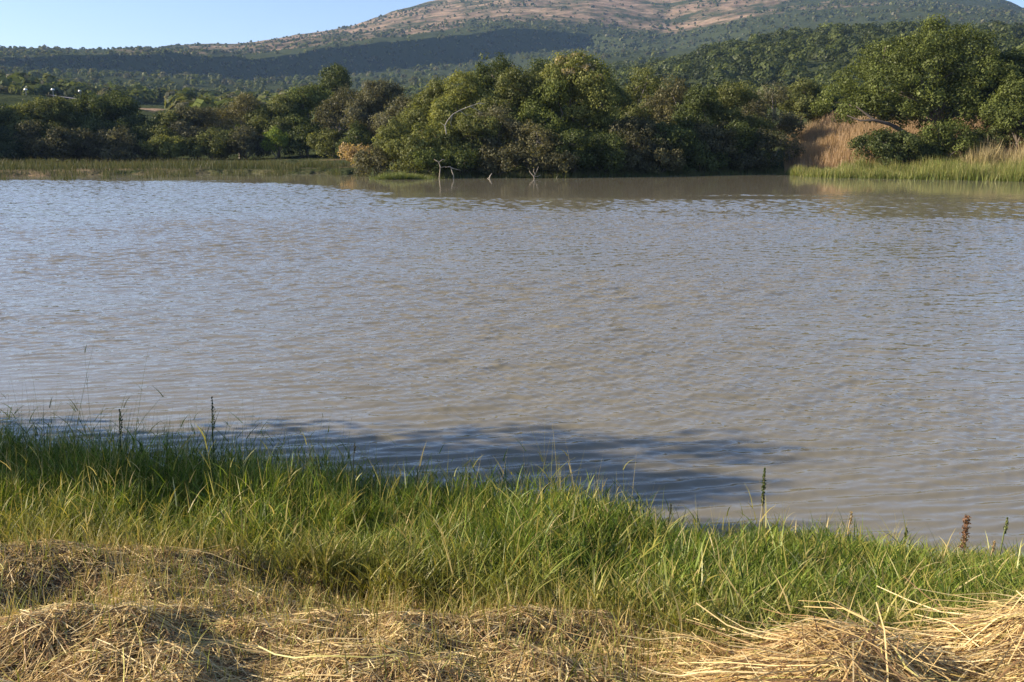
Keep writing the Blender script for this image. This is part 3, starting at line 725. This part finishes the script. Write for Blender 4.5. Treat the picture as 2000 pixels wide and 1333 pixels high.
# ---- far reed beds
def reeds(name, label, N, xr, dr, hh, cols, tip, seed, wd=.05, keep=None, cat='reeds', lean=.12, zmin=-.2):
    r = np.random.default_rng(seed); px = r.uniform(*xr, N)
    az = np.arctan((px-1000)/(F*1.024)); d0 = np.interp(px, dr[0], dr[1]); d1 = np.interp(px, dr[0], dr[2]); d = d0+(d1-d0)*r.random(N)
    if keep is not None:
        m = keep(px, d, r); px, az, d = px[m], az[m], d[m]
    n = len(px); X = np.sin(az)*d; Y = np.cos(az)*d; z = np.maximum(land_z(X, Y), zmin)
    h = (hh[0]+(hh[1]-hh[0])*r.random(n))*(.35+1.2*(.6*vnoise(X/2.2, Y/2.2, seed)+.4*vnoise(X/.9, Y/1.5, seed+1)))*np.clip(.75+(px-1542)/900, .75 if px.min() > 1500 else 1, 1.35)
    c = pal(cols, r.integers(0, len(cols), n))*(.7+.6*r.random(n))[:, None]; tc = pal(tip, r.integers(0, len(tip), n))*(.8+.4*r.random(n))[:, None]
    V, F_, Cc = blades(np.stack([X, Y, z-.05], -1), h, np.abs(r.normal(size=n))*lean, np.abs(r.normal(size=n))*.15, wd*(.6+.8*r.random(n)), c, tc, 3, r)
    return tag(mesh_np(name, V, F_, GRASS, Cc), label, cat, kind='stuff')
reeds('reed_bed', 'strip of olive reeds along the left far shore', 26000, (-420, 720), ([-420, 0, 60, 90, 140, 160, 240, 300, 400, 500, 720], [104, 104, 103, 97, 97, 103, 102, 104, 108, 108, 106], [165]*8+[160, 150, 125]),
      (.55, 1.3), [(.035, .055, .018), (.055, .07, .022), (.045, .055, .022)], [(.11, .10, .045), (.07, .09, .03), (.14, .12, .06)], 71,
      keep=lambda px, d, r: (vnoise(px/26, d/8, 8) > .52) | (d > 128))
reeds('lime_reeds', 'sunlit lime reeds along the right bank', 30000, (1542, 2200), ([1542, 1580, 1640, 2000, 2500], [113.5, 107, 104, 101, 101], [114.5, 115, 115, 114, 116]),
      (.55, 1.7), [(.12, .17, .03), (.16, .19, .045), (.08, .12, .02)], [(.26, .26, .08), (.33, .28, .12), (.16, .2, .05)], 72, cat='reeds')
reeds('dry_grass', 'pinkish tan dry grass on the slope right of the bay', 34000, (1535, 2120), ([1550, 1750, 2000, 2500], [119, 114, 114, 114], [150, 146, 140, 140]),
      (1.0, 2.4), [(.28, .19, .11), (.34, .24, .14), (.2, .14, .08)], [(.42, .29, .18), (.48, .34, .2)], 73, wd=.05, cat='dry grass')
reeds('sedge', 'green grass fringing the foot of the headland', 9000, (735, 1560), ([735, 800, 1100, 1200, 1500, 1560], [97, 96, 98, 101, 113, 113], [104, 101, 102, 107, 121, 120]),
      (.35, .9), [(.06, .09, .02), (.05, .06, .025)], [(.10, .12, .03), (.12, .10, .05)], 74, cat='grass')
reeds('dry_reeds', 'tall pale dry reeds at the right end of the far bank', 5000, (1885, 2250), ([1885, 1960, 2250], [112, 109, 108], [116, 116, 116]),
      (1.2, 2.5), [(.24, .2, .09), (.3, .24, .12), (.2, .2, .07)], [(.4, .32, .17), (.44, .36, .2)], 76, wd=.06, cat='reeds', lean=.18)
# bright sedge tuft (one thing)
r = np.random.default_rng(75); n = 5000
px = r.normal(785, 24, n); dd = r.uniform(94.5, 98, n); az = np.arctan((px-1000)/(F*1.024)); X = np.sin(az)*dd; Y = np.cos(az)*dd
c0 = at(785, 345, 96); c0[2] = 0
hgt = (.25+.5*vnoise(px/7, dd*1.5, 77)+.3*np.exp(-((px-775)/30)**2))*(.4+.8*r.random(n))
V, F_, Cc = blades(np.stack([X-c0[0], Y-c0[1], np.full(n, -.1)], -1), hgt, np.abs(r.normal(size=n))*.5, np.abs(r.normal(size=n))*.6, .04+.03*r.random(n), pal([(.09, .13, .025), (.12, .15, .04)], r.integers(0, 2, n)), pal([(.15, .19, .05), (.2, .21, .08)], r.integers(0, 2, n)), 3, r)
tag(mesh_np('sedge_tuft', V, F_, GRASS, Cc, loc=tuple(c0)), 'bright green tuft of sedge floating at the left foot of the headland', 'sedge')

# ------------------------------------------------------------------ dead wood
PALE = (.33, .30, .25)
def snag(name, label, cat, lines, dist, col=PALE, group=None):
    b = at(lines[0][0][0], lines[0][0][1], dist); root_loc = b.copy()
    tb = Tubes()
    for k, ln in enumerate(lines):
        pts = [at(x, y, dist+(0 if len(q) == 0 else q[0]))-b for (x, y, *q) in ln]
        r0 = .075 if k == 0 else .045
        tb.add(pts, np.linspace(r0, r0*.45, len(pts)), col, 6)
    return tag(tb.build(name, BARK, loc=tuple(root_loc)), label, cat, group)
snag('dead_branch', 'long white dead branch arching over the olive bush', 'branch',
     [[(872, 262), (869, 246), (874, 236), (884, 224), (898, 216), (918, 208), (936, 202), (946, 203)], [(898, 216), (910, 226), (920, 224)], [(869, 246), (860, 240)], [(884, 224), (880, 240), (884, 252)], [(918, 208), (930, 214), (942, 222)]], 100.5)
snag('driftwood', 'pale dead stem with forked top standing in the water, left of its pair', 'dead stem',
     [[(858, 352), (859, 338), (860, 326), (856, 316), (848, 312)], [(860, 328), (868, 326), (880, 327)], [(857, 318), (864, 312), (870, 313)]], 96.5, (.4, .33, .24), 'pale dead stems in the water')
snag('driftwood', 'pale dead stem leaning left over the water, right of its pair', 'dead stem',
     [[(886, 352), (886, 344), (882, 333), (880, 326), (870, 327)], [(881, 328), (890, 331), (900, 333)]], 96.6, (.45, .38, .28), 'pale dead stems in the water')
snag('stump', 'short pale stump poking out of the water', 'stump', [[(956, 352), (957, 344), (961, 339)], [(957, 346), (951, 350)]], 96.5, (.5, .43, .33))
snag('forked_snag', 'forked white snag like antlers in the water below the brown bush', 'snag',
     [[(1044, 350), (1042, 344), (1036, 338), (1034, 334)], [(1043, 345), (1047, 337), (1052, 326)], [(1042, 345), (1050, 345), (1056, 342)], [(1045, 341), (1042, 335), (1043, 330)]], 97, (.42, .34, .25))

# ------------------------------------------------------------------ road and white lamps on the left
az_r = np.linspace(azim(-420), azim(185), 60); rd = []
for a in az_r:
    for dq in (404, 411):
        D_, Z_ = prof(np.array([a])); X = math.sin(a)*dq; Y = math.cos(a)*dq
        rd.append((X, Y, float(land_z(X, Y)[0])+.9))
k = np.arange(59)*2
tag(mesh_np('road', rd, np.stack([k, k+2, k+3, k+1], -1), plain('road_gravel', (.22, .20, .19), .9), smooth=True), kind='structure')
WH = plain('white_enamel', (.85, .85, .83), .25); STEEL = plain('pole_steel', (.25, .26, .27), .5)
for px, y, lab in ((50, 175, 'leftmost of three white lamps above the left shore trees'), (103, 175, 'middle one of three white lamps above the left shore trees'),
                   (156, 178, 'rightmost of three white lamps above the left shore trees')):
    p = at(px, y, 400); zb = float(land_z(p[0], p[1])[0]); root = empty('street_lamp', (p[0], p[1], zb)); tag(root, lab, 'lamp', 'white lamps along the road')
    tb = Tubes(); tb.add([(0, 0, -.5), (0, 0, p[2]-zb-.6), (-.1, 0, p[2]-zb)], [.12, .09, .07], (.3, .3, .3), 8); tb.build('pole', STEEL, root)
    hh = p[2]-zb
    bx = np.array([(x, yy, z) for x in (-.6, .6) for yy in (-.4, .4) for z in (-.3, .3)], float); bx[bx[:, 2] > 0, :2] *= .7
    mesh_np('lamp_head', bx+np.array((0, 0, hh)), [[0, 1, 3, 2], [4, 6, 7, 5], [0, 4, 5, 1], [2, 3, 7, 6], [0, 2, 6, 4], [1, 5, 7, 3]], WH, parent=root)

# ------------------------------------------------------------------ near tree off the left edge that shades the reeds and the water
def near_tree(X, Y, H, W, hue, label, seed, gap=.05, den=110):
    r = np.random.default_rng(seed); zb = float(bank_z(np.array([X]), np.array([Y]))[0]); root = empty('tree', (X, Y, zb)); tag(root, label, 'tree', 'trees on the near bank')
    L = [((0, 0, H*.80), (W*.3, W*.22, H*.20))]
    for k in range(7):
        an = k*2.4; L.append(((math.cos(an)*W*.3, math.sin(an)*W*(.36-.035*k), H*(.30+.075*k)), (W*.28, W*(.28-.02*k), H*.13)))
    V, F_, Cc = crown(L, .075, den, HUES[hue][0], r, HUES[hue][1], clump=.38, gap=gap)
    mesh_np('crown', V, F_, LEAF, Cc, root); tb = Tubes()
    tb.add([(0, 0, -.3), (.05, 0, H*.2), (0, 0, H*.35)], [.16, .13, .1], (.15, .12, .1))
    for (c, _) in L: tb.add([(0, 0, H*.3), tuple(np.array(c)*.6+np.array((0, 0, H*.12))), c], [.08, .05, .03], (.15, .12, .1), 5)
    tb.build('trunk', BARK, root)
near_tree(-11.6, 9.5, 6.0, 2.9, 'dark', 'dark leafy tree on the near bank beyond the left edge', 81, .8, 26)
near_tree(-9.8, 6.9, 4.7, 3.2, 'olive', 'short bushy tree on the near bank beyond the left edge, nearer the camera', 82, .05, 110)
near_tree(-9.6, 8.7, 4.6, 3.0, 'olive', 'short bushy tree on the near bank beyond the left edge, nearer the water', 83, .05, 110)

# ------------------------------------------------------------------ single tall stalks standing above the near grass
def stalk(x, ytop, ybase, dist, style, label):
    b = at(x, ybase, dist); t_ = at(x, ytop, dist); H = t_[2]-b[2]; r = np.random.default_rng(int(x)); lx = {'plume': .0, 'dock': .0}.get(style, .02)
    root = empty('reed_stalk' if style != 'dock' else 'dock_plant', tuple(b)); tag(root, label, 'reed stalk' if style != 'dock' else 'weed', 'tall stalks above the near grass')
    colr = {'plume': (.16, .13, .06), 'dock': (.26, .15, .09), 'tan': (.42, .32, .16), 'green': (.14, .17, .05), 'dark': (.05, .08, .02)}[style]
    tb = Tubes(); pts = [(0, 0, -.5), (.01, 0, H*.5), (lx, 0, H*.8), (lx*1.5, 0, H*.97)]
    tb.add(pts, [.006, .005, .004, .0025], colr, 5); tb.build('stem', BARK, root)
    n = {'plume': 260, 'dock': 420, 'tan': 50, 'green': 70, 'dark': 90}[style]
    z0, z1, rad = {'plume': (.62, 1.0, .012), 'dock': (.55, 1.0, .02), 'tan': (.8, 1.0, .007), 'green': (.8, 1, .010), 'dark': (.5, 1, .012)}[style]
    f = r.random(n); env = np.sin(np.pi*np.clip(f*.9+.08, 0, 1)) if style != 'dock' else np.where((f*5 % 1) < .55, 1, .55)
    P = np.stack([lx*1.4+r.normal(size=n)*rad*env*.6, r.normal(size=n)*rad*env*.6, H*(z0+(z1-z0)*f)], -1)
    N = unit(n, r); N[:, 2] *= .3; N /= np.linalg.norm(N, axis=1)[:, None]
    V, F_ = leaf_quads(P, N, .007+.006*r.random(n), r, .45)
    hc = {'plume': (.07, .10, .03), 'dock': (.24, .14, .09), 'tan': (.4, .3, .17), 'green': (.15, .17, .06), 'dark': (.05, .07, .025)}[style]
    mesh_np('seed_head', V, F_, GRASS, np.array(hc)[None]*(.7+.6*r.random(len(V)))[:, None], root)
    bb = np.zeros((4, 3)); bb[:, 2] = H*np.array((.0, .12, .2, .38))
    V, F_, Cc = blades(bb, H*(.35+.2*r.random(4)), .25+.2*r.random(4), .3*r.random(4), np.full(4, .008), pal([(.1, .14, .03)], np.zeros(4, int)), pal([(.2, .2, .06)], np.zeros(4, int)), 4, r)
    mesh_np('leaves', V, F_, GRASS, Cc, root)
stalk(1481, 912, 1110, 6.6, 'plume', 'tallest reed stalk with a dark green plume above the grass at right')
stalk(1872, 1005, 1150, 6.2, 'dock', 'reddish brown dock weed with a lumpy seed head near the right edge')
stalk(1940, 1008, 1160, 6.2, 'green', 'thin straight green stalk nearest the right edge')
stalk(1921, 1055, 1160, 6.0, 'tan', 'thick tan stick between the dock weed and the thin green stalk')
stalk(1645, 998, 1120, 6.4, 'tan', 'pale tan stalk left of the dock weed')
stalk(1752, 1030, 1140, 6.3, 'green', 'short green stalk with a small head between the pale tan stalk and the dock weed')
stalk(1300, 985, 1080, 6.8, 'tan', 'pale tan stalk left of the tallest plumed reed')
stalk(417, 775, 900, 7.9, 'dark', 'dark stalk rising highest above the shaded grass at left')
stalk(237, 798, 900, 8.0, 'dark', 'dark bushy-headed stalk at far left of the shaded grass')
stalk(912, 925, 1010, 7.3, 'green', 'green stalk standing against the dark blue ripples at centre')
stalk(690, 865, 960, 7.4, 'tan', 'pale feathery stalk at the right end of the shaded grass')

# ------------------------------------------------------------------ air
def haze():
    x0, x1, y0, y1, z0, z1 = -5200, 5200, -1200, 4600, -45, 640
    v = [(x, y, z) for x in (x0, x1) for y in (y0, y1) for z in (z0, z1)]
    o = mesh_np('haze', v, [[0, 1, 3, 2], [4, 6, 7, 5], [0, 4, 5, 1], [2, 3, 7, 6], [0, 2, 6, 4], [1, 5, 7, 3]], None)
    m, n, out = new_mat('haze'); p = n.nodes.new('ShaderNodeVolumePrincipled')
    p.inputs['Color'].default_value = (.40, .62, 1, 1); p.inputs['Density'].default_value = 0.7e-4; p.inputs['Anisotropy'].default_value = .1
    n.links.new(p.outputs[0], out.inputs['Volume']); o.data.materials.append(m)
    return tag(o, 'thin pale blue haze over the lake and hills', 'haze', kind='stuff')
haze()
